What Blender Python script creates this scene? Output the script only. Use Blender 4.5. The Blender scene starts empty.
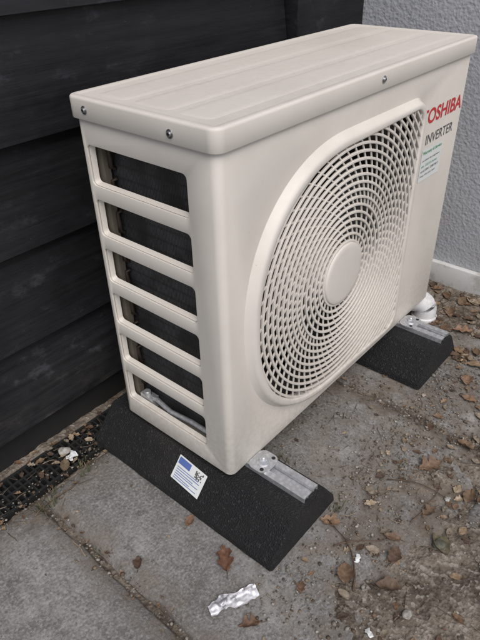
import bpy, bmesh, math, random
from mathutils import Vector, Matrix, Euler, noise
random.seed(7)
scn=bpy.context.scene
PI=math.pi
# ---------------------------------------------------------------- helpers
def link(o):
    scn.collection.objects.link(o); return o
def empty(name,loc=(0,0,0)):
    e=bpy.data.objects.new(name,None); e.location=loc; e.empty_display_size=0.05; link(e)
    return e
def par(o,p):
    if p is not None:
        o.parent=p; o.matrix_parent_inverse=Matrix.Translation(p.location).inverted()
def mobj(name,v,f,mat,smooth=False,parent=None,angle=None):
    me=bpy.data.meshes.new(name); me.from_pydata([tuple(a) for a in v],[],f); me.update()
    bm=bmesh.new(); bm.from_mesh(me); bmesh.ops.recalc_face_normals(bm,faces=bm.faces); bm.to_mesh(me); bm.free()
    if mat: me.materials.append(mat)
    o=bpy.data.objects.new(name,me); link(o)
    if smooth or angle is not None: shade(o,angle)
    par(o,parent); return o
def shade(o,angle=None):
    me=o.data
    me.polygons.foreach_set("use_smooth",[True]*len(me.polygons))
    if angle is not None:
        me.set_sharp_from_angle(angle=math.radians(angle))
def bake(o):
    dg=bpy.context.evaluated_depsgraph_get(); dg.update()
    me=bpy.data.meshes.new_from_object(o.evaluated_get(dg)); o.modifiers.clear()
    if o.type=='MESH': o.data=me; return o
    n=bpy.data.objects.new(o.name,me); nm=o.name; bpy.data.objects.remove(o); n.name=nm; link(n); return n
def rrect(x0,x1,y0,y1,r,n=8):
    pts=[]
    for cx,cy,a0 in ((x1-r,y1-r,0),(x0+r,y1-r,90),(x0+r,y0+r,180),(x1-r,y0+r,270)):
        for i in range(n+1):
            a=math.radians(a0+90*i/n); pts.append((cx+r*math.cos(a),cy+r*math.sin(a)))
    return pts
def loft(loops,cap0=True,cap1=True,closed=False):
    n=len(loops[0]); v=[p for l in loops for p in l]; f=[]
    m=len(loops)
    for k in range(m if closed else m-1):
        a=k*n; b=((k+1)%m)*n
        for i in range(n):
            j=(i+1)%n; f.append((a+i,a+j,b+j,b+i))
    if cap0: f.append(tuple(range(n))[::-1])
    if cap1: f.append(tuple(range((m-1)*n,m*n)))
    return v,f
class MB:
    def __init__(s): s.v=[]; s.f=[]
    def add(s,v,f):
        o=len(s.v); s.v+=[tuple(a) for a in v]; s.f+=[tuple(i+o for i in q) for q in f]
    def box(s,x0,x1,y0,y1,z0,z1):
        s.add([(x0,y0,z0),(x1,y0,z0),(x1,y1,z0),(x0,y1,z0),(x0,y0,z1),(x1,y0,z1),(x1,y1,z1),(x0,y1,z1)],
              [(3,2,1,0),(4,5,6,7),(0,1,5,4),(1,2,6,5),(2,3,7,6),(3,0,4,7)])
    def cyl(s,c,ax,r,h,n=24,ch=0.0):
        ax=Vector(ax).normalized(); u=ax.orthogonal().normalized(); w=ax.cross(u); c=Vector(c)
        prof=[(r,0),(r,h-ch),(r-ch,h)] if ch>0 else [(r,0),(r,h)]
        loops=[[c+ax*hh+(u*math.cos(2*PI*i/n)+w*math.sin(2*PI*i/n))*rr for i in range(n)] for rr,hh in prof]
        s.add(*loft(loops))
    def tube(s,path,rad,n=8):
        loops=[]
        for i,p in enumerate(path):
            p=Vector(p); a=Vector(path[max(i-1,0)]); b=Vector(path[min(i+1,len(path)-1)])
            d=(b-a).normalized(); ref=Vector((0,0,1)) if abs(d.z)<.9 else Vector((0,1,0))
            u=d.cross(ref).normalized(); w=d.cross(u); rr=rad[i] if isinstance(rad,(list,tuple)) else rad
            loops.append([p+(u*math.cos(2*PI*k/n)+w*math.sin(2*PI*k/n))*rr for k in range(n)])
        s.add(*loft(loops))
    def obj(s,name,mat,**k): return mobj(name,s.v,s.f,mat,**k)
def bevel(o,w,seg=2,angle=35):
    m=o.modifiers.new("b",'BEVEL'); m.width=w; m.segments=seg; m.limit_method='ANGLE'; m.angle_limit=math.radians(angle)
    bake(o); shade(o,40); return o
# ---------------------------------------------------------------- materials
class NT:
    def __init__(s,name):
        s.m=bpy.data.materials.new(name); s.m.use_nodes=True; s.t=s.m.node_tree; s.b=s.t.nodes["Principled BSDF"]
        s.tc=s.t.nodes.new("ShaderNodeTexCoord").outputs["Object"]
    def n(s,typ,**k):
        x=s.t.nodes.new(typ)
        for a,b in k.items():
            if a.startswith("_"): setattr(x,a[1:],b)
            else: s.set(x.inputs[a.replace("__"," ")],b)
        return x
    def set(s,inp,v):
        if isinstance(v,bpy.types.NodeSocket): s.t.links.new(v,inp)
        else:
            if isinstance(v,tuple) and len(v)==3 and inp.type=='RGBA': v=v+(1,)
            inp.default_value=v
    def map(s,scale=(1,1,1),rot=(0,0,0),loc=(0,0,0)):
        return s.n("ShaderNodeMapping",Vector=s.tc,Scale=scale,Rotation=rot,Location=loc).outputs[0]
    def noise(s,scale,detail=3,rough=.55,vec=None,dist=0):
        return s.n("ShaderNodeTexNoise",Vector=vec or s.tc,Scale=scale,Detail=detail,Roughness=rough,Distortion=dist).outputs["Fac"]
    def vor(s,scale,vec=None,feature='F1',out="Distance"):
        return s.n("ShaderNodeTexVoronoi",_feature=feature,Vector=vec or s.tc,Scale=scale).outputs[out]
    def ramp(s,fac,lo,hi,a=0.0,b=1.0):
        return s.n("ShaderNodeMapRange",Value=fac,**{"From__Min":lo,"From__Max":hi,"To__Min":a,"To__Max":b}).outputs[0]
    def mix(s,fac,a,b,mode='MIX'):
        x=s.t.nodes.new("ShaderNodeMix"); x.data_type='RGBA'; x.blend_type=mode
        s.set(x.inputs[0],fac); s.set(x.inputs[6],a); s.set(x.inputs[7],b); return x.outputs[2]
    def math(s,op,a,b=0.0):
        x=s.t.nodes.new("ShaderNodeMath"); x.operation=op; s.set(x.inputs[0],a); s.set(x.inputs[1],b); return x.outputs[0]
    def bump(s,h,dist,strength=1.0,prev=None):
        x=s.n("ShaderNodeBump",Height=h,Distance=dist,Strength=strength)
        if prev: s.t.links.new(prev,x.inputs["Normal"])
        return x.outputs[0]
    def out(s,col=None,rough=None,norm=None,metal=None,spec=None):
        if col is not None: s.set(s.b.inputs["Base Color"],col)
        if rough is not None: s.set(s.b.inputs["Roughness"],rough)
        if norm is not None: s.set(s.b.inputs["Normal"],norm)
        if metal is not None: s.set(s.b.inputs["Metallic"],metal)
        if spec is not None: s.set(s.b.inputs["Specular IOR Level"],spec)
        return s.m
def m_paint(name,c,rough=.5,dirt=.35):
    t=NT(name); a=t.noise(6,5,.62); b=t.noise(95,3)
    sx=t.n("ShaderNodeSeparateXYZ",Vector=t.tc).outputs; low=t.ramp(sx[2],.26,.085)
    d=t.math('MULTIPLY',t.math('ADD',t.ramp(a,.45,.75,0,.4),t.math('MULTIPLY',low,t.ramp(b,.35,.65,.1,.7))),dirt)
    col=t.mix(d,c,(.25,.215,.17)); sp=t.ramp(t.vor(48),.05,.028,0,.5)
    col=t.mix(t.math('MULTIPLY',sp,t.ramp(a,.48,.58)),col,(.24,.19,.14))
    return t.out(col,t.ramp(b,.3,.7,rough-.06,rough+.1),t.bump(t.noise(600,1),.0001,.4),spec=.4)
beige=m_paint("offwhite_powder_coat",(.705,.665,.60))
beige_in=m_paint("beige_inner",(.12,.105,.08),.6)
beige_gr=m_paint("offwhite_plastic",(.70,.66,.60),.5,.5)
def m_coil():
    t=NT("condenser_fins"); w=t.n("ShaderNodeTexWave",_bands_direction='Y',Vector=t.tc,Scale=95.0,Distortion=.15).outputs["Fac"]
    w2=t.n("ShaderNodeTexWave",_bands_direction='Z',Vector=t.tc,Scale=15.0,Distortion=.2).outputs["Fac"]
    c=t.mix(w,(.02,.02,.022),(.13,.135,.14)); c=t.mix(t.ramp(w2,.85,.98,0,.7),c,(.03,.03,.03))
    c=t.mix(t.ramp(t.noise(14),.42,.62,0,.8),c,(.026,.025,.024))
    return t.out(c,.5,t.bump(w,.001,.6),.3)
coil=m_coil()
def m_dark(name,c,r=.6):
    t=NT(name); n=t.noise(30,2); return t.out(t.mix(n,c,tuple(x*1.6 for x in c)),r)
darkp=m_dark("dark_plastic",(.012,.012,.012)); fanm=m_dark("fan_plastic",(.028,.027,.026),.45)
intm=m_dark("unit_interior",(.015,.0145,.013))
def m_galv():
    t=NT("galvanised_steel"); v=t.vor(140,out="Distance"); n=t.noise(60,3)
    c=t.mix(t.ramp(v,.1,.7),(.68,.69,.71),(.5,.51,.53)); c=t.mix(t.ramp(n,.55,.75,0,.6),c,(.28,.28,.28))
    return t.out(c,t.ramp(n,.3,.7,.3,.48),t.bump(n,.0003,.4),.6)
galv=m_galv()
def m_rubber():
    t=NT("recycled_rubber"); vn=t.n("ShaderNodeTexVoronoi",Vector=t.tc,Scale=330.0)
    s=t.n("ShaderNodeSeparateColor",Color=vn.outputs["Color"]).outputs[0]
    c=t.mix(t.ramp(s,.86,.99,0,.7),(.007,.007,.008),(.04,.04,.042)); c=t.mix(t.ramp(t.noise(9),.5,.75,0,.22),c,(.07,.062,.05))
    return t.out(c,.85,t.bump(vn.outputs["Distance"],.003,.9))
rubber=m_rubber()
def m_wood():
    t=NT("black_stained_boards"); g=t.noise(5,5,.6,t.map((1.1,7,19)))
    bl=t.noise(3.2,5,.62,t.map((.9,1,1.3))); sp=t.noise(26,5,.66,t.map((.65,1,1)))
    c=t.mix(t.ramp(g,.3,.7),(.0045,.0045,.0052),(.0125,.0128,.0148))
    c=t.mix(t.math('MULTIPLY',t.ramp(bl,.46,.68),t.ramp(g,.3,.75,.10,.36)),c,(.055,.058,.066))
    c=t.mix(t.math('MULTIPLY',t.ramp(sp,.58,.70,0,.36),t.ramp(bl,.42,.6)),c,(.10,.105,.12))
    c=t.mix(t.ramp(t.vor(70,t.map((.35,1,1))),.05,.03,0,.35),c,(.12,.12,.13))
    z=t.n("ShaderNodeSeparateXYZ",Vector=t.tc).outputs[2]
    c=t.mix(t.math('MULTIPLY',t.ramp(z,.2,.03),t.ramp(sp,.4,.7,0,.6)),c,(.06,.05,.04))
    return t.out(c,t.ramp(sp,.3,.7,.42,.6),t.bump(t.math('ADD',t.math('MULTIPLY',g,.8),t.math('MULTIPLY',sp,.3)),.0022,.55),spec=.42)
wood=m_wood()
def m_render():
    t=NT("grey_roughcast_render"); a=t.noise(80,3,.6); v=t.vor(120); b=t.noise(4,4)
    c=t.mix(t.ramp(b,.3,.7),(.38,.39,.415),(.45,.46,.48)); c=t.mix(t.ramp(a,.55,.75,0,.3),c,(.27,.28,.30))
    z=t.n("ShaderNodeSeparateXYZ",Vector=t.tc).outputs[2]
    c=t.mix(t.math('MULTIPLY',t.ramp(z,.3,.06,0,.6),t.ramp(b,.4,.7)),c,(.22,.2,.16))
    return t.out(c,.85,t.bump(t.math('ADD',a,t.math('MULTIPLY',v,.35)),.0038,.75))
rend=m_render()
def m_white(name,c=(.72,.72,.70)):
    t=NT(name); a=t.noise(25,4,.65); return t.out(t.mix(t.ramp(a,.5,.72,0,.6),c,(.3,.27,.21)),.5,t.bump(a,.001,.5))
whitep=m_white("white_painted_plinth"); whitepl=m_white("white_plastic",(.74,.75,.76))
def m_concrete():
    t=NT("concrete_slab"); a=t.noise(3.4,5,.65); b=t.noise(24,6,.7); cc=t.noise(210,3,.65); v=t.vor(75)
    c=t.mix(t.ramp(a,.34,.66),(.13,.129,.125),(.31,.308,.30))
    c=t.mix(t.ramp(b,.42,.66,0,.8),c,(.105,.10,.092))
    c=t.mix(t.ramp(cc,.5,.72,0,.6),c,(.45,.445,.43))
    c=t.mix(t.ramp(cc,.46,.30,0,.65),c,(.06,.056,.05))
    wl_=t.noise(7,5,.72,t.map((1,1,1),(0,0,0),(3,5,0)))
    c=t.mix(t.ramp(wl_,.57,.68,0,.55),c,(.41,.405,.385))
    c=t.mix(t.ramp(wl_,.44,.32,0,.7),c,(.075,.07,.062))
    sx=t.n("ShaderNodeSeparateXYZ",Vector=t.tc); x=sx.outputs[0]; y=sx.outputs[1]
    m=t.math('MAXIMUM',t.math('MULTIPLY',t.ramp(y,.1,-.25),t.ramp(x,-.2,.05)),t.ramp(x,.1,.45,0,.8))
    m=t.math('ADD',m,t.ramp(y,.2,.34,0,.8)); m=t.math('ADD',m,.14)
    ed=t.ramp(t.math('ABSOLUTE',t.math('ADD',x,.225)),.06,.006,0,.9)
    m=t.math('ADD',m,ed); m=t.math('ADD',m,t.ramp(t.math('ABSOLUTE',t.math('SUBTRACT',x,.437)),.06,.006,0,.6))
    m=t.math('MINIMUM',m,1.1)
    st=t.math('MULTIPLY',t.ramp(t.noise(13,6,.72),.36,.58),m)
    c=t.mix(t.math('MULTIPLY',st,.85),c,t.mix(t.ramp(b,.35,.65),(.075,.056,.04),(.22,.18,.14)))
    pit=t.ramp(v,.10,.03,0,.6); c=t.mix(t.math('MULTIPLY',pit,t.ramp(b,.48,.58)),c,(.045,.04,.035))
    return t.out(c,t.ramp(wl_,.35,.6,.7,.9),t.bump(t.math('ADD',t.math('MULTIPLY',cc,.4),b),.005,.75))
conc=m_concrete()
def m_dirt():
    t=NT("soil"); a=t.noise(9,5,.65); b=t.noise(70,4,.7); vn=t.n("ShaderNodeTexVoronoi",Vector=t.tc,Scale=160.0)
    c=t.mix(t.ramp(a,.35,.65),(.065,.048,.034),(.22,.185,.148)); c=t.mix(t.ramp(b,.5,.72,0,.75),c,(.31,.275,.23))
    c=t.mix(t.ramp(b,.45,.30,0,.8),c,(.03,.022,.016))
    s=t.n("ShaderNodeSeparateColor",Color=vn.outputs["Color"]).outputs[1]; c=t.mix(t.ramp(s,.86,.9,0,.6),c,(.34,.31,.27))
    return t.out(c,.95,t.bump(t.math('ADD',b,t.math('MULTIPLY',vn.outputs["Distance"],.5)),.006,1))
dirt=m_dirt()
def m_attr(name,rough=.7):
    t=NT(name); at=t.t.nodes.new("ShaderNodeAttribute"); at.attribute_name="col"
    n=t.noise(160,3,.6); c=t.mix(.75,at.outputs["Color"],t.mix(t.ramp(n,.3,.7),(.4,.36,.32),(1.15,1.15,1.15)),'MULTIPLY')
    return t.out(c,rough,t.bump(n,.0006,.6))
vcol=m_attr("leaf_litter_mat")
def m_flat(name,c,rough=.5,metal=0):
    t=NT(name); n=t.noise(50,2); return t.out(t.mix(t.ramp(n,.3,.7,0,.15),c,tuple(x*.6 for x in c)),rough,metal=metal)
red=m_flat("logo_red",(.55,.03,.035)); greyt=m_flat("print_grey",(.09,.09,.095)); stick=m_flat("sticker_white",(.74,.77,.75),.35)
green=m_flat("print_green",(.05,.32,.13)); blue=m_flat("print_blue",(.10,.16,.42))
steel=m_flat("screw_steel",(.45,.45,.45),.3,.9)
# ---------------------------------------------------------------- air conditioner
B=.085; T=.7045; LB=.673; W=.78; D=.285
ac=empty("air_conditioner_outdoor_unit",(W/2,D/2,B))
def prism(pl,z0,z1): return loft([[(x,y,z0) for x,y in pl],[(x,y,z1) for x,y in pl]])
shell=mobj("casing",*prism(rrect(0,W,0,D,.0135,8),B,LB+.006),beige)
def cutter(v,f):
    o=mobj("cut",v,f,None); return o
CX,CZ=.31,.369; HX,HZ=.262,.258
def rb(th):
    c,s=math.cos(th),math.sin(th)
    def inside(r):
        x=abs(r*c)/HX; z=abs(r*s)/HZ
        if c<=0: return x**2.25+z**2.25<1
        R=.13; 
        if x>1 or z>1: return False
        if x>1-R and z>1-R: return (x-1+R)**2+(z-1+R)**2<R*R
        return True
    lo,hi=.1,.5
    for _ in range(30):
        m=(lo+hi)/2
        if inside(m): lo=m
        else: hi=m
    return lo
NA=288
TH=[2*PI*i/NA for i in range(NA)]
RB=[rb(t) for t in TH]
def rbi(t):
    t=(t%(2*PI))/(2*PI)*NA; i=int(t)%NA; j=(i+1)%NA; k=t-int(t); return RB[i]*(1-k)+RB[j]*k
def ploop(off,y): 
    return [(CX+(RB[i]-off)*math.cos(TH[i]),y,CZ+(RB[i]-off)*math.sin(TH[i])) for i in range(NA)]
cuts=[cutter(*prism(rrect(.004,W-.004,.004,D-.004,.010,8),B-.02,LB+.05))]
cuts.append(cutter(*loft([ploop(.014,-.05),ploop(.014,.02)])))
SY0,SY1=.057,.268
for k in range(6):
    zt=.634-.0875*k; zb=zt-.064-(.006 if k==5 else 0)
    pl=rrect(SY0,SY1,zb,zt,.008,6)
    cuts.append(cutter(*loft([[(-.03,a,b) for a,b in pl],[(.015,a,b) for a,b in pl]])))
for c in cuts:
    m=shell.modifiers.new("x",'BOOLEAN'); m.object=c; m.operation='DIFFERENCE'; m.solver='EXACT'
bake(shell)
for c in cuts: bpy.data.objects.remove(c)
m=shell.modifiers.new("b",'BEVEL'); m.width=.0012; m.segments=2; m.limit_method='ANGLE'; m.angle_limit=math.radians(50)
bake(shell); shade(shell,38); par(shell,ac)
mb=MB()
for k in range(6):
    zt=.634-.0875*k; zb=zt-.064-(.006 if k==5 else 0)
    a=rrect(SY0,SY1,zb,zt,.008,6); b=rrect(SY0+.003,SY1-.003,zb+.003,zt-.003,.007,6)
    v,f=loft([[(.0038,p,q) for p,q in a],[(.0125,p,q) for p,q in b],[(.0125,p,q) for p,q in a]],False,False); mb.add(v,f)
mb.obj("side_opening_flanges",beige,angle=40,parent=ac)
mb=MB(); mb.box(.004,W-.004,.004,D-.004,B+.001,B+.006); mb.box(.01,W-.01,.01,.02,B+.006,B+.03); mb.obj("base_pan",beige,parent=ac)
mb=MB(); mb.box(.036,.054,.012,D-.012,B+.03,LB-.002); mb.obj("condenser_coil",coil,parent=ac)
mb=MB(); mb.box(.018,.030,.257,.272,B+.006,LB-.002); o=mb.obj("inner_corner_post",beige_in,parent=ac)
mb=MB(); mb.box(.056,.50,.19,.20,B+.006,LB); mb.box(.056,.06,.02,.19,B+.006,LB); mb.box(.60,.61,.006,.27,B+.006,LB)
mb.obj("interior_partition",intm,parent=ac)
mb=MB()
for k in range(9):
    z=.15+k*.055; mb.tube([(.034,.250,z),(.028,.254,z+.004),(.026,.250,z+.02),(.028,.254,z+.036),(.034,.250,z+.04)],.0038,8)
mb.obj("coil_return_bends",m_flat("tarnished_copper",(.05,.035,.028),.55,.4),smooth=True,parent=ac)
mb=MB(); mb.tube([(.018,.25,.128),(.022,.21,.136),(.02,.17,.128),(.024,.12,.130),(.022,.06,.134)],.0050,10); mb.box(.014,.03,.215,.250,.112,.138); mb.cyl((.018,.232,.138),(0,0,1),.007,.012,12,.001)
mb.obj("valve_and_hose",galv,angle=40,parent=ac)
# lid
def lidloop(i,z): return [(x,y,z) for x,y in rrect(-.006+i,W+.006-i,-.006+i,D+.008-i,.017-i,10)]
v,f=loft([lidloop(.004,LB+.002),lidloop(.0008,LB-.0003),lidloop(0,LB+.0008),lidloop(0,T-.0042),lidloop(.0005,T-.0022),lidloop(.0018,T-.0007),lidloop(.0038,T),lidloop(.0085,T),lidloop(.0115,T-.0006),lidloop(.0145,T-.0013),lidloop(.0160,T-.0015)])
mobj("lid",v,f,beige,angle=60,parent=ac)
mb=MB()
for y0,y1,x0,x1 in ((.030,.092,.022,.758),(.104,.180,.022,.758),(.192,.258,.022,.758)):
    def L(i,z): return [(x,y,z) for x,y in rrect(x0+i,x1-i,y0+i,y1-i,.014-i,8)]
    mb.add(*loft([L(0,T-.00155),L(.003,T-.0012),L(.008,T-.0007),L(.012,T-.0006)]))
mb.obj("lid_pressed_panels",beige,angle=60,parent=ac)
mb=MB(); mr=MB()
for p,ax in (((-.0062,.250,.688),(-1,0,0)),((-.0062,.074,.686),(-1,0,0)),((.397,-.0062,.689),(0,-1,0))):
    mb.cyl(p,ax,.0062,.0012,20,.0004); a=Vector(p)+Vector(ax)*.0012; mb.cyl(a,ax,.0038,.0022,16,.001)
    a=a+Vector(ax)*.00225
    u=Vector((0,0,1)); w=Vector(ax).cross(u)
    for d,e in ((u,w),(w,u)):
        mr.add([a+d*.0025+e*.0006,a-d*.0025+e*.0006,a-d*.0025-e*.0006,a+d*.0025-e*.0006],[(0,1,2,3)])
mb.obj("lid_screws",steel,angle=40,parent=ac); mr.obj("screw_recesses",darkp,parent=ac)
prof=[(-.004,.0002),(-.0035,-.0006),(.0005,-.004),(.003,-.010),(.0055,-.0137),(.009,-.015),(.0155,-.0150),(.0175,-.0143),(.0187,-.011),(.0187,.004)]
v,f=loft([ploop(a,b) for a,b in prof],False,False)
mobj("grille_surround",v,f,beige_gr,angle=60,parent=ac)
# grille: concentric rings + swept radial ribs set back behind them
mb=MB(); r0=.0625; dr=.0132; yf=-.0128; bw=.0046
def ring(r,w,yf,dep):
    N=216
    ok=[r<rbi(2*PI*(i+.5)/N)-.0165 for i in range(N)]
    for i in range(N):
        if not ok[i]: continue
        a,b=2*PI*i/N,2*PI*(i+1)/N
        q=[]
        for t in (a,b):
            for rr,y in ((r-w/2,yf+dep),(r-w/2,yf+.0008),(r-w/2+.0008,yf),(r+w/2-.0008,yf),(r+w/2,yf+.0008),(r+w/2,yf+dep)):
                q.append((CX+rr*math.cos(t),y,CZ+rr*math.sin(t)))
        mb.add(q,[(k,k+1,k+7,k+6) for k in range(5)])
rs=[]
k=0
while r0+k*dr<.36: rs.append(r0+k*dr); k+=1
for r in rs: ring(r,bw,yf,.0042)
sp=lambda r:.75*math.log(r/.06)
for k in range(len(rs)):
    ra=rs[k]; rbb=ra+dr; n=30 if ra<.125 else 60
    for i in range(n):
        t0=2*PI*i/n+sp(ra); t1=t0+(sp(rbb)-sp(ra))
        R=rbi((t0+t1)/2)-.0175
        e=min(rbb,R)
        if e-ra<.002: continue
        t1=t0+(t1-t0)*(e-ra)/dr
        hw=.0012
        p0=Vector((CX+ra*math.cos(t0),0,CZ+ra*math.sin(t0))); p1=Vector((CX+e*math.cos(t1),0,CZ+e*math.sin(t1)))
        d=(p1-p0).normalized(); w=Vector((-d.z,0,d.x))*hw
        q=[]
        for p in (p0,p1):
            for s,y in ((1,yf+.0045),(1,yf+.0020),(-1,yf+.0020),(-1,yf+.0045)): q.append(p+w*s+Vector((0,y,0)))
        mb.add(q,[(0,1,5,4),(1,2,6,5),(2,3,7,6)])
mb.obj("fan_grille",beige_gr,angle=40,parent=ac)
def hub(r,y): return [(CX+r*math.cos(2*PI*i/64),y,CZ+r*math.sin(2*PI*i/64)) for i in range(64)]
v,f=loft([hub(.0600,-.006),hub(.0600,-.0140),hub(.0592,-.0152),hub(.0575,-.0160),hub(.05,-.0166),hub(.02,-.0172)],True,True)
mobj("grille_hub",v,f,beige_gr,angle=60,parent=ac)
mb=MB(); mb.cyl((CX,.10,CZ),(0,-1,0),.055,.06,40,.008)
for b in range(3):
    rows=[]
    for i in range(13):
        u=i/12; r=.05+u*.165; row=[]
        for j in range(13):
            w=j/12; th=b*2*PI/3+u*.45+(w-.5)*(1.35-.25*u); row.append((CX+r*math.cos(th),.02+.07*w,CZ+r*math.sin(th)))
        rows.append(row)
    v=[p for r_ in rows for p in r_]; f=[(i*13+j,i*13+j+1,(i+1)*13+j+1,(i+1)*13+j) for i in range(12) for j in range(12)]
    mb.add(v,f)
mb.obj("fan",fanm,angle=40,parent=ac)
v,f=loft([[(CX+r*math.cos(2*PI*i/64),y,CZ+r*math.sin(2*PI*i/64)) for i in range(64)] for r,y in ((.30,.012),(.236,.02),(.226,.06),(.226,.12))],False,False)
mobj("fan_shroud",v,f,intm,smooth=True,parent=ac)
def text(name,s,x0,x1,z0,h,mat,parent,y=-.0006,bold=0):
    cu=bpy.data.curves.new(name,'FONT'); cu.body=s; cu.size=1; cu.offset=bold; cu.extrude=.0
    o=bpy.data.objects.new(name,cu); link(o); o=bake(o)
    me=o.data; xs=[v.co.x for v in me.vertices]; ys=[v.co.y for v in me.vertices]
    a,b,c,d=min(xs),max(xs),min(ys),max(ys)
    for v in me.vertices:
        X=x0+(v.co.x-a)/(b-a)*(x1-x0); Z=z0+(v.co.y-c)/(d-c)*h
        v.co=(X,y,Z)
    me.materials.clear(); me.materials.append(mat); par(o,parent); return o
text("logo_lettering","TOSHIBA",.578,.764,.566,.030,red,ac,bold=.024)
text("series_lettering","INVERTER",.612,.738,.524,.020,greyt,ac,bold=.008)
mb=MB(); mb.add([(.603,-.0009,.447),(.700,-.0009,.445),(.700,-.0009,.514),(.603,-.0009,.516)],[(0,1,2,3)]); mb.obj("energy_sticker",stick,parent=ac)
text("sticker_heading","Warranty & Service",.608,.694,.502,.009,green,ac,y=-.0014,bold=.012)
for i,s in enumerate(["certified by engineer","date  12.02.18  checked","serial 0041 2288 9013","keep this unit clear"]):
    text("sticker_line",s,.609,.690-.01*(i%2),.488-.011*i,.0052,greyt if i!=1 else green,ac,y=-.0014)
# ---------------------------------------------------------------- feet
def foot(cx,y0,y1,rx,ry,name="rubber_support_foot",label=False):
    e=empty(name,(cx,(y0+y1)/2,0))
    def sec(y,ins):
        h=.074
        return [(cx-.100+ins,y,.002),(cx-.098+ins,y,.014),(cx-.048+ins,y,h-.006),(cx-.041+ins,y,h),(cx+.050-ins,y,h),(cx+.058-ins,y,h-.006),(cx+.094-ins,y,.014),(cx+.096-ins,y,.002)]
    ys=[y0+.0,y0+.004]+[y0+.004+(y1-y0-.008)*i/20 for i in range(1,20)]+[y1-.004,y1]
    v,f=loft([sec(y,.004 if i in(0,len(ys)-1) else 0) for i,y in enumerate(ys)])
    for i,p in enumerate(v):
        q=Vector(p)*60; v[i]=(p[0]+noise.noise(q)*.0014,p[1]+noise.noise(q+Vector((9,0,0)))*.0014,p[2])
    mobj("rubber_block",v,f,rubber,angle=25,parent=e)
    U=[(-.0205,0),(.0205,0),(.0205,.021),(.0080,.021),(.0080,.014),(.0100,.014),(.0100,.019),(.0185,.019),(.0185,.002),(-.0185,.002),(-.0185,.019),(-.0100,.019),(-.0100,.014),(-.0080,.014),(-.0080,.021),(-.0205,.021)]
    zb=.0638
    v,f=loft([[(rx+a,y,zb+b) for a,b in U] for y in (ry,y1-.03)])
    mobj("strut_channel",v,f,galv,parent=e)
    mb=MB(); mb.box(rx-.018,rx+.018,ry+.003,y1-.032,zb+.0025,zb+.0125); mb.obj("channel_base",galv,parent=e)
    for yy in (-.022,D+.015):
        mb=MB(); z=.0850
        pl=rrect(rx-.025,rx+.025,yy-.021,yy+.021,.014,6)
        mb.add(*loft([[(a,b,z) for a,b in pl],[(a,b,z+.003) for a,b in pl]]))
        mb.cyl((rx,yy,z+.003),(0,0,1),.0135,.002,28,.0006); mb.cyl((rx,yy,z+.005),(0,0,1),.0085,.0055,6,.001); mb.cyl((rx,yy,z+.0105),(0,0,1),.0042,.004,14,.001)
        mb.obj("fixing_bracket",galv,angle=35,parent=e)
        mb=MB()
        for s in (-1,1): mb.cyl((rx+s*.0175,yy-.010,z+.0032),(0,0,1),.0038,.0002,14)
        mb.obj("bracket_holes",darkp,parent=e)
    if label:
        n=Vector((-.054,0,.05)).normalized()
        def P(y,t,l=.0012): return (cx-.098+.05*t+n.x*l,y,.014+.054*t+n.z*l)
        y0_,y1_=.122,.048
        mb=MB(); mb.add([P(y0_,.36),P(y1_,.27),P(y1_,.90),P(y0_,.99)],[(0,1,2,3)]); mb.obj("maker_label",stick,parent=e)
        mb=MB(); mb.add([P(.119,.78,.0018),P(.088,.74,.0018),P(.088,.91,.0018),P(.119,.95,.0018)],[(0,1,2,3)])
        rr=random.Random(8)
        for r_ in range(6):
            a=.38+.058*r_; e_=.056+.02*rr.random()*(r_%2)
            mb.add([P(.117,a+.02,.0018),P(e_,a-.035,.0018),P(e_,a-.018,.0018),P(.117,a+.037,.0018)],[(0,1,2,3)])
        mb.obj("label_print",blue,parent=e)
        mb=MB()
        for i in range(7):
            for j in range(7):
                if rr.random()<.55:
                    y=.074-i*.0028; t=.66+.030*j
                    mb.add([P(y,t,.0018),P(y-.0026,t,.0018),P(y-.0026,t+.028,.0018),P(y,t+.028,.0018)],[(0,1,2,3)])
        mb.obj("label_code",greyt,parent=e)
    return e
foot(.041,-.137,.335,.064,-.128,label=True)
foot(.617,-.118,.345,.640,-.112)
# ---------------------------------------------------------------- walls
wl=empty("black_clapboard_wall",(-.6,.42,0))
mb=MB(); NB=14
for k in range(NB):
    zb=.078+.180*k; y=.396
    xs=[-2.6+.08*i for i in range(int((.684+2.6)/.08)+1)]+[.684]
    loops=[]
    for x in xs:
        j=noise.noise(Vector((x*1.3,k*7.7,0)))*.003; jz=noise.noise(Vector((x*2.1,k*3.1,5)))*.002; j2=noise.noise(Vector((x*9,k*3.1,9)))*.0006
        loops.append([(x,y+j+.0022,zb+jz),(x,y+j+j2,zb+.0025+jz),(x,y+j+.0112,zb+.09),(x,y+j+.0255,zb+.205),(x,y+.034,zb+.205),(x,y+.020,zb+jz)])
    mb.add(*loft(loops))
mb.obj("boards",wood,angle=25,parent=wl)
mb=MB(); mb.box(-2.6,1.01,.432,.55,-.05,2.62); mb.box(-2.6,1.0,.418,.431,-.05,.10); mb.obj("backing",darkp,parent=wl)
mb=MB(); mb.box(.687,.741,.376,.430,.0,2.6); o=mb.obj("corner_post",wood,parent=wl); bevel(o,.002)
mb=MB(); mb.box(.743,1.008,.396,.430,.0,2.6); o=mb.obj("end_panel",wood,parent=wl)
gw=empty("grey_rendered_wall",(1.05,-.5,0))
mb=MB(); mb.box(1.012,1.25,-3.0,.55,-.05,2.6); mb.obj("render_face",rend,parent=gw)
mb=MB(); mb.box(.992,1.0115,-3.0,.394,-.01,.067); o=mb.obj("white_plinth",whitep,parent=gw); bevel(o,.003)
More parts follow.
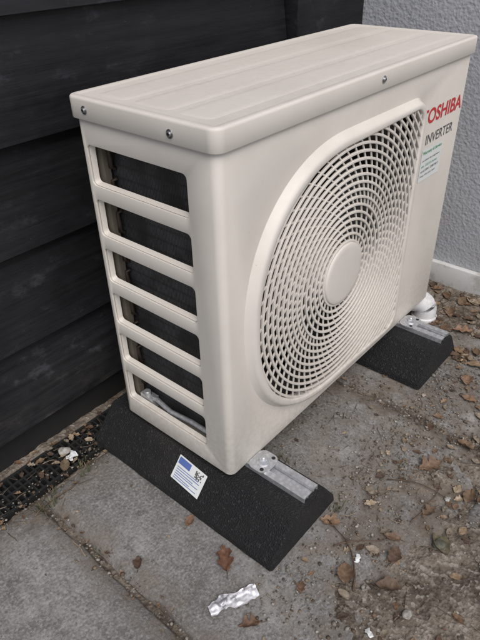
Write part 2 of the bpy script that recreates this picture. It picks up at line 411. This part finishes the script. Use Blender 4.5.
# ---------------------------------------------------------------- ground
def sm(a,b,x):
    t=max(0,min(1,(x-a)/(b-a))); return t*t*(3-2*t)
def fb(x,y,s,o=4):
    return noise.fractal(Vector((x*s,y*s,3.3)),.8,2.1,o)
def dirtmask(x,y):
    n=fb(x,y,7)*.12; n2=fb(x+5,y,18)*.08
    a=sm(.08,-.15,(y+.235)+n+n2+max(0,-x+.0)*.9)
    b=sm(.64,.84,x+n+n2)
    c=sm(.30,.35,y+n*.2)*.8
    return max(a,b,c)
def hdirt(x,y):
    if .312<y<.398: return -.045
    m=dirtmask(x,y)
    return -.011+.0145*m+fb(x,y,22)*.0048+fb(x,y,70,2)*.0018
def axis(a,b,step,far):
    l=[a+step*i for i in range(int((b-a)/step)+1)]
    lo=[];d=step;x=a
    while x>-far: d*=1.35; x-=d; lo.append(x)
    hi=[];d=step;x=l[-1]
    while x<far: d*=1.35; x+=d; hi.append(x)
    return lo[::-1]+l+hi
X=axis(-.55,1.02,.005,40); Y=axis(-.75,.44,.005,40)
v=[(x,y,hdirt(x,y) if abs(x)<3 and abs(y)<3 else -.011) for y in Y for x in X]
nx=len(X); f=[(j*nx+i,j*nx+i+1,(j+1)*nx+i+1,(j+1)*nx+i) for j in range(len(Y)-1) for i in range(nx-1)]
mobj("ground",v,f,dirt,smooth=True)
pv=empty("paving_slabs",(0,0,0))
def slab(x0,x1,y0,y1,dz,tx,ty,idx):
    n=40; vs=[]; fs=[]
    for j in range(n+1):
        for i in range(n+1):
            x=x0+(x1-x0)*i/n; y=y0+(y1-y0)*j/n
            e=min(i,j,n-i,n-j)
            cxn,cyn=(x0+x1)/2,(y0+y1)/2
            z=dz+tx*(x-cxn)+ty*(y-cyn)+fb(x,y,5)*.0012+(-.006 if e==0 else 0)
            if e==0:
                q=fb(x+idx,y,30,3)*.005
                x+= q if i in(0,n) else 0; y+=q if j in(0,n) else 0
            if e==1:
                wx=(x1-x0)/n-.005; wy=(y1-y0)/n-.005
                if i==1:x-=wx
                if i==n-1:x+=wx
                if j==1:y-=wy
                if j==n-1:y+=wy
                z-=.0008+abs(fb(x,y,40,2))*.003
            vs.append((x,y,z))
    w=n+1
    for j in range(n):
        for i in range(n): fs.append((j*w+i,j*w+i+1,(j+1)*w+i+1,(j+1)*w+i))
    rim=[i for i in range(w)]+[j*w+n for j in range(1,w)]+[n*w+i for i in range(n-1,-1,-1)]+[j*w for j in range(n-1,0,-1)]
    b=len(vs)
    for r in rim: x,y,z=vs[r]; vs.append((x,y,z-.04))
    for k in range(len(rim)):
        k2=(k+1)%len(rim); fs.append((rim[k],rim[k2],b+k2,b+k))
    mobj("slab",vs,fs,conc,smooth=True,angle=50,parent=pv)
xj=[-2.2,-1.54,-.885,-.225,.437,1.0]; yj=[-2.3,-1.64,-.99,-.335,.305]
rr=random.Random(5); idx=0
for i in range(5):
    for j in range(4):
        idx+=1
        slab(xj[i]+.006,xj[i+1]-.006,yj[j]+.006,yj[j+1]-.006,rr.uniform(-.001,.0015),rr.uniform(-.003,.003),rr.uniform(-.003,.003),idx*3.1)
dg=empty("drain_channel_grating",(0,.355,0))
mb=MB(); x=-1.6
mb.box(-1.6,.98,.314,.320,-.03,.001); mb.box(-1.6,.98,.390,.396,-.03,.001)
for yy in (.338,.3545,.371): mb.box(-1.6,.98,yy-.0022,yy+.0022,-.018,-.0005)
while x<.98:
    mb.box(x,x+.0042,.320,.390,-.016,.0004); x+=.0125
mb.obj("grating_bars",darkp,parent=dg)
# ---------------------------------------------------------------- white pipe elbow
pe=empty("white_drain_pipe",(.83,.03,0))
mb=MB(); path=[(.70,.17,.052),(.755,.09,.052),(.790,.035,.052)]
dx,dy=.55,-.835
path+=[(.790+dx*.030*math.sin(a),.035+dy*.030*math.sin(a),.052-.030*(1-math.cos(a))) for a in [PI/2*i/8 for i in range(1,9)]]
e0=path[-1]; path.append((e0[0],e0[1],-.01))
mb.tube(path,.0305,28); mb.obj("pipe_body",whitepl,smooth=True,angle=50,parent=pe)
mb=MB(); mb.cyl((e0[0],e0[1],-.006),(0,0,1),.034,.016,32,.003); mb.obj("pipe_collar",whitepl,angle=40,parent=pe)
# ---------------------------------------------------------------- litter
def colmesh(name,parts,mat):
    v=[];f=[];c=[]
    for pv_,pf,pc in parts:
        o=len(v); v+=pv_; f+=[tuple(i+o for i in q) for q in pf]; c+=[pc]*len(pv_)
    me=bpy.data.meshes.new(name); me.from_pydata([tuple(a) for a in v],[],f); me.materials.append(mat)
    at=me.color_attributes.new("col",'FLOAT_COLOR','POINT')
    for i,q in enumerate(c): at.data[i].color=(q[0],q[1],q[2],1)
    o=bpy.data.objects.new(name,me); link(o); shade(o); return o
def gz(x,y):
    s=.001
    return max(s,hdirt(x,y) if not(.31<y<.40) else .001)
def leaf(x,y,L,ang,rnd,lobed=False,curl=None):
    nu,nv=12,6; vs=[];fs=[]
    curl=rnd.uniform(.2,1.0) if curl is None else curl; tw=rnd.uniform(-.4,.4); M=Matrix.Rotation(ang,3,'Z')@Matrix.Rotation(rnd.uniform(-.25,.25),3,'X')@Matrix.Rotation(rnd.uniform(-.15,.15),3,'Y')
    pts=[]
    for i in range(nu+1):
        u=i/nu; w=.36*math.sin(PI*u**.85)**.8
        if lobed: w*=.55+.65*abs(math.cos(u*PI*3.0))
        w=w*(1+rnd.uniform(-.15,.15))
        for j in range(nv+1):
            s=(j/nv-.5)*2
            xx=(u-.5)*L; yy=s*w*L*.8
            zz=curl*L*(.45*(s*w)**2*3.0+.25*(u-.5)**2)+.10*L*noise.noise(Vector((u*5+x*90,s*2,y*90)))+tw*(u-.5)*s*w*L*.5
            pts.append(M@Vector((xx,yy,zz)))
    mz=min(p.z for p in pts); z0=gz(x,y)+.0006
    vs=[(p.x+x,p.y+y,p.z-mz+z0) for p in pts]
    w_=nv+1
    fs=[(i*w_+j,i*w_+j+1,(i+1)*w_+j+1,(i+1)*w_+j) for i in range(nu) for j in range(nv)]
    b=len(vs); e=M@Vector((-.5*L,0,.02*L)); e2=M@Vector((-.75*L,.05*L,.06*L))
    for p in (e,e2):
        for d in ((0,.0006,0),(0,-.0006,0),(0,0,.001)): vs.append((p.x+x+d[0],p.y+y+d[1],p.z-mz+z0+d[2]))
    fs+=[(b,b+1,b+4,b+3),(b+1,b+2,b+5,b+4),(b+2,b,b+3,b+5)]
    return vs,fs
browns=[(.15,.09,.05),(.20,.13,.075),(.11,.065,.04),(.28,.20,.125),(.08,.05,.035),(.34,.27,.19),(.24,.20,.15)]
rl=random.Random(21); parts=[]
big=[(-.090,-.060,.050,.9,(.17,.085,.05)),(-.073,.040,.026,.3,(.22,.13,.08)),(.089,-.157,.038,2.0,(.26,.165,.10)),(.018,-.234,.046,.6,(.2,.13,.08)),(.324,-.239,.050,-.6,(.19,.12,.075)),(.171,-.331,.045,1.0,(.16,.14,.085)),(-.15,-.165,.035,2.4,(.17,.10,.06)),(.62,-.19,.045,.4,(.28,.18,.115)),(.56,-.22,.035,1.7,(.24,.15,.09)),(.04,-.30,.045,2.2,(.13,.085,.055)),(.30,-.33,.04,.2,(.18,.12,.075)),(.70,-.21,.05,2.6,(.25,.15,.085)),(-.19,.05,.026,.8,(.10,.06,.04)),(-.14,.33,.035,.9,(.2,.15,.1)),(.42,-.27,.04,1.4,(.2,.13,.08)),(.80,-.10,.05,2.,(.26,.16,.1)),(.86,-.04,.045,.5,(.2,.13,.08)),(.10,-.28,.04,.1,(.12,.075,.05)),(.13,-.26,.03,1.9,(.17,.11,.07)),(.22,-.285,.035,2.9,(.14,.09,.055))]
for x,y,L,a,c in big:
    v,f=leaf(x,y,L,a,rl,lobed=rl.random()<.4,curl=rl.uniform(.7,1.7)); parts.append((v,f,c))
def scatter(n,fx,Lr,cols):
    for _ in range(n):
        x,y=fx(); L=rl.uniform(*Lr); c=rl.choice(cols); k=rl.uniform(.7,1.25)
        if -.06<x<.15 and -.14<y<.335: continue
        v,f=leaf(x,y,L,rl.uniform(0,6.28),rl,lobed=rl.random()<.3); parts.append((v,f,tuple(q*k for q in c)))
scatter(150,lambda:(rl.uniform(.68,.98),rl.uniform(-.35,.2)),(.010,.042),browns)
scatter(210,lambda:(rl.uniform(-.05,.8),rl.uniform(-.5,-.15)),(.005,.026),browns)
scatter(90,lambda:(rl.uniform(-.6,.1),min(.41,rl.gauss(.385,.03))),(.008,.022),browns)
scatter(70,lambda:(rl.uniform(.15,.6),rl.uniform(-.25,.25)),(.005,.014),browns)
scatter(50,lambda:(rl.uniform(-.6,-.05),rl.gauss(.30,.014)),(.005,.014),browns)
scatter(36,lambda:(-.225+rl.gauss(0,.009),rl.uniform(-.4,.3)),(.004,.011),browns)
scatter(22,lambda:(rl.uniform(-.5,-.05),rl.uniform(-.3,.28)),(.004,.009),browns)
colmesh("dead_leaves",parts,vcol)
parts=[]
def twig(x,y,L,a,r,c,lift=.0):
    m=MB(); n=7; path=[]; aa=a; px,py=x,y
    for i in range(n):
        path.append((px,py,gz(px,py)+r+.0006+lift*math.sin(PI*i/(n-1)))); aa+=rl.uniform(-.28,.28); px+=math.cos(aa)*L/n; py+=math.sin(aa)*L/n
    m.tube(path,[r*(1-.5*i/(n-1)) for i in range(n)],6); parts.append((m.v,m.f,c))
twig(.24,-.19,.16,-.9,.0014,(.10,.07,.045),.003); twig(.05,-.19,.12,-.5,.0015,(.12,.08,.055),.003); twig(.0,-.26,.17,.2,.0018,(.10,.065,.045),.004)
twig(.12,-.03,.07,-1.3,.0013,(.11,.08,.05),.002); twig(-.25,.27,.12,.3,.0014,(.15,.1,.07)); twig(-.24,.13,.06,1.2,.0014,(.3,.24,.17)); twig(.18,-.27,.14,-.2,.0014,(.14,.09,.06))
for _ in range(340):
    x,y=rl.choice([(rl.uniform(-.05,.7),rl.uniform(-.5,-.14)),(rl.uniform(.65,.98),rl.uniform(-.5,.2)),(rl.uniform(-.55,.1),rl.gauss(.36,.04)),(rl.uniform(.15,.6),rl.uniform(-.2,.1))])
    twig(x,y,rl.uniform(.01,.05),rl.uniform(0,6.28),rl.uniform(.0004,.001),rl.choice([(.3,.24,.17),(.14,.10,.07),(.2,.15,.11),(.07,.05,.035)]),rl.uniform(0,.0015))
colmesh("twigs",parts,vcol)
parts=[]
ico=bmesh.new(); bmesh.ops.create_icosphere(ico,subdivisions=3,radius=1); iv=[v.co.copy() for v in ico.verts]; iff=[tuple(v.index for v in f.verts) for f in ico.faces]; ico.free()
ico=bmesh.new(); bmesh.ops.create_icosphere(ico,subdivisions=1,radius=1); iv1=[v.co.copy() for v in ico.verts]; if1=[tuple(v.index for v in f.verts) for f in ico.faces]; ico.free()
def stone(x,y,r,c,hi=False,flat=.6):
    V,F=(iv,iff) if hi else (iv1,if1); o=Vector((x*77,y*77,0)); sx,sy=rl.uniform(.7,1.3),rl.uniform(.7,1.2); A=Matrix.Rotation(rl.uniform(0,6),3,'Z')
    vs=[]
    for p in V:
        k=1+.35*noise.noise(p*1.3+o)+(.10*noise.noise(p*3.5+o) if hi else 0); q=A@Vector((p.x*sx*k*r,p.y*sy*k*r,p.z*flat*k*r)); vs.append((x+q.x,y+q.y,gz(x,y)+q.z+r*flat*.35))
    parts.append((vs,F,c))
stc=[(.26,.25,.22),(.2,.18,.15),(.36,.34,.30),(.13,.10,.075),(.1,.07,.045),(.24,.18,.12)]
for _ in range(4600):
    z=rl.random()
    if z<.50: x,y=rl.uniform(-.14,.75),-.12-abs(rl.gauss(0,.15))
    elif z<.66: x,y=rl.uniform(.45,.99),rl.uniform(-.5,.25)
    elif z<.78: x,y=rl.uniform(-.6,.15),rl.gauss(.315,.02)
    elif z<.84: x,y=rl.uniform(.437-.01,.437+.01),rl.uniform(-.33,.2)
    elif z<.90: x,y=-.225+rl.gauss(0,.008),rl.uniform(-.5,.3)
    else: x,y=rl.uniform(.15,.5),rl.uniform(-.2,.1)
    if -.065<x<.145 and -.14<y<.33: continue
    stone(x,y,abs(rl.gauss(0,.0013))+.0006,rl.choice(stc))
stone(.02,-.345,.010,(.33,.32,.29),True,.5); stone(.17,-.33,.014,(.11,.115,.085),True,.5); stone(.85,.06,.014,(.3,.28,.25),True); stone(.27,-.30,.006,(.4,.4,.38),True)
stone(-.117,.363,.011,(.42,.41,.38),True); stone(.51,-.135,.005,(.5,.42,.38),True)
colmesh("gravel",parts,vcol)
parts=[]
def blade(x,y,h,a,c):
    w=.0009; dx,dy=math.cos(a),math.sin(a); l=rl.uniform(.2,.9)*h; z=gz(x,y)-.002
    vs=[(x-dy*w,y+dx*w,z),(x+dy*w,y-dx*w,z),(x+dx*l*.4-dy*w*.8,y+dy*l*.4+dx*w*.8,z+h*.65),(x+dx*l*.4+dy*w*.8,y+dy*l*.4-dx*w*.8,z+h*.65),(x+dx*l,y+dy*l,z+h)]
    parts.append((vs,[(0,1,3,2),(2,3,4)],c))
for cx,cy,n,h in ((-.225,.27,26,.02),(-.2,.285,22,.022),(.145,.06,30,.022),(.15,.0,24,.02),(.437,-.05,14,.012),(.12,-.155,22,.02),(-.12,.30,20,.02),(.3,-.2,10,.016),(-.224,.12,16,.008),(-.22,-.08,14,.007),(.05,.31,16,.02)):
    for _ in range(n):
        blade(cx+rl.gauss(0,.010),cy+rl.gauss(0,.010),rl.uniform(.4,1)*h,rl.uniform(0,6.28),rl.choice([(.05,.075,.02),(.07,.09,.03),(.12,.11,.05),(.2,.17,.09)]))
colmesh("weeds",parts,vcol)
def paper(name,x0,y0,L,Wd,ang,mat,amp,seed=0):
    n=48;m=20; v=[]
    for i in range(n+1):
        for j in range(m+1):
            u=i/n-.5; w=j/m-.5
            e=1-.5*abs(noise.noise(Vector((u*5,seed,1))))-.9*max(0,abs(u)-.28)
            px=u*L; py=w*Wd*e+.35*Wd*noise.noise(Vector((u*3,seed,7)))
            q=Vector((px/.017+seed,py/.013,2))
            d_,_p=noise.voronoi(q)
            z=amp*(.9*(d_[1]-d_[0])+.7*noise.noise(q*.7)+.25*noise.noise(q*2.2))+amp*.5
            a=math.cos(ang)*px-math.sin(ang)*py+x0; b=math.sin(ang)*px+math.cos(ang)*py+y0
            v.append((a,b,gz(a,b)+max(z,0)+.001))
    f=[(i*(m+1)+j,i*(m+1)+j+1,(i+1)*(m+1)+j+1,(i+1)*(m+1)+j) for i in range(n) for j in range(m)]
    return mobj(name,v,f,mat,smooth=True)
ft=NT("crumpled_foil"); foil=ft.out(ft.mix(ft.ramp(ft.noise(55,3),.57,.61,0,.7),(.80,.80,.83),(.18,.18,.20)),.32,ft.bump(ft.noise(120,2),.001,.5),.25)
paper("crumpled_wrapper",-.137,-.121,.084,.028,-.46,foil,.007,3)
paper("white_paper_scrap",.055,-.235,.018,.008,.4,stick,.003,5)
paper("white_paper_scrap",-.045,-.315,.016,.008,1.0,stick,.003,8)
paper("white_paper_scrap",-.118,.335,.026,.018,.4,whitepl,.009,11)
# ---------------------------------------------------------------- world, light, camera
w=bpy.data.worlds.new("World"); scn.world=w; w.use_nodes=True
nt=w.node_tree; bg=nt.nodes["Background"]; sky=nt.nodes.new("ShaderNodeTexSky"); sky.sky_type='NISHITA'; sky.sun_disc=False
el,az=math.radians(54),math.radians(215)
sky.sun_elevation=el; sky.sun_rotation=az; sky.air_density=1.0; sky.dust_density=3.0; sky.ozone_density=1.0
nt.links.new(sky.outputs[0],bg.inputs[0]); bg.inputs[1].default_value=.15
sd=bpy.data.lights.new("sun",'SUN'); sd.energy=1.5; sd.angle=math.radians(40); sd.color=(1,.975,.945)
so=bpy.data.objects.new("sun",sd); link(so)
d=Vector((math.sin(az)*math.cos(el),math.cos(az)*math.cos(el),math.sin(el)))
so.rotation_euler=d.to_track_quat('Z','Y').to_euler(); so.location=d*5
cd=bpy.data.cameras.new("camera"); co=bpy.data.objects.new("camera",cd); link(co)
co.location=(-.5117,-.4806,.9101); co.rotation_euler=(.9674,.0224,-.8649)
cd.sensor_fit='VERTICAL'; cd.sensor_height=24; cd.lens=24*584.24/640; cd.clip_start=.01; cd.clip_end=200
scn.camera=co
scn.view_settings.view_transform='Standard'; scn.view_settings.look='None'; scn.view_settings.exposure=0
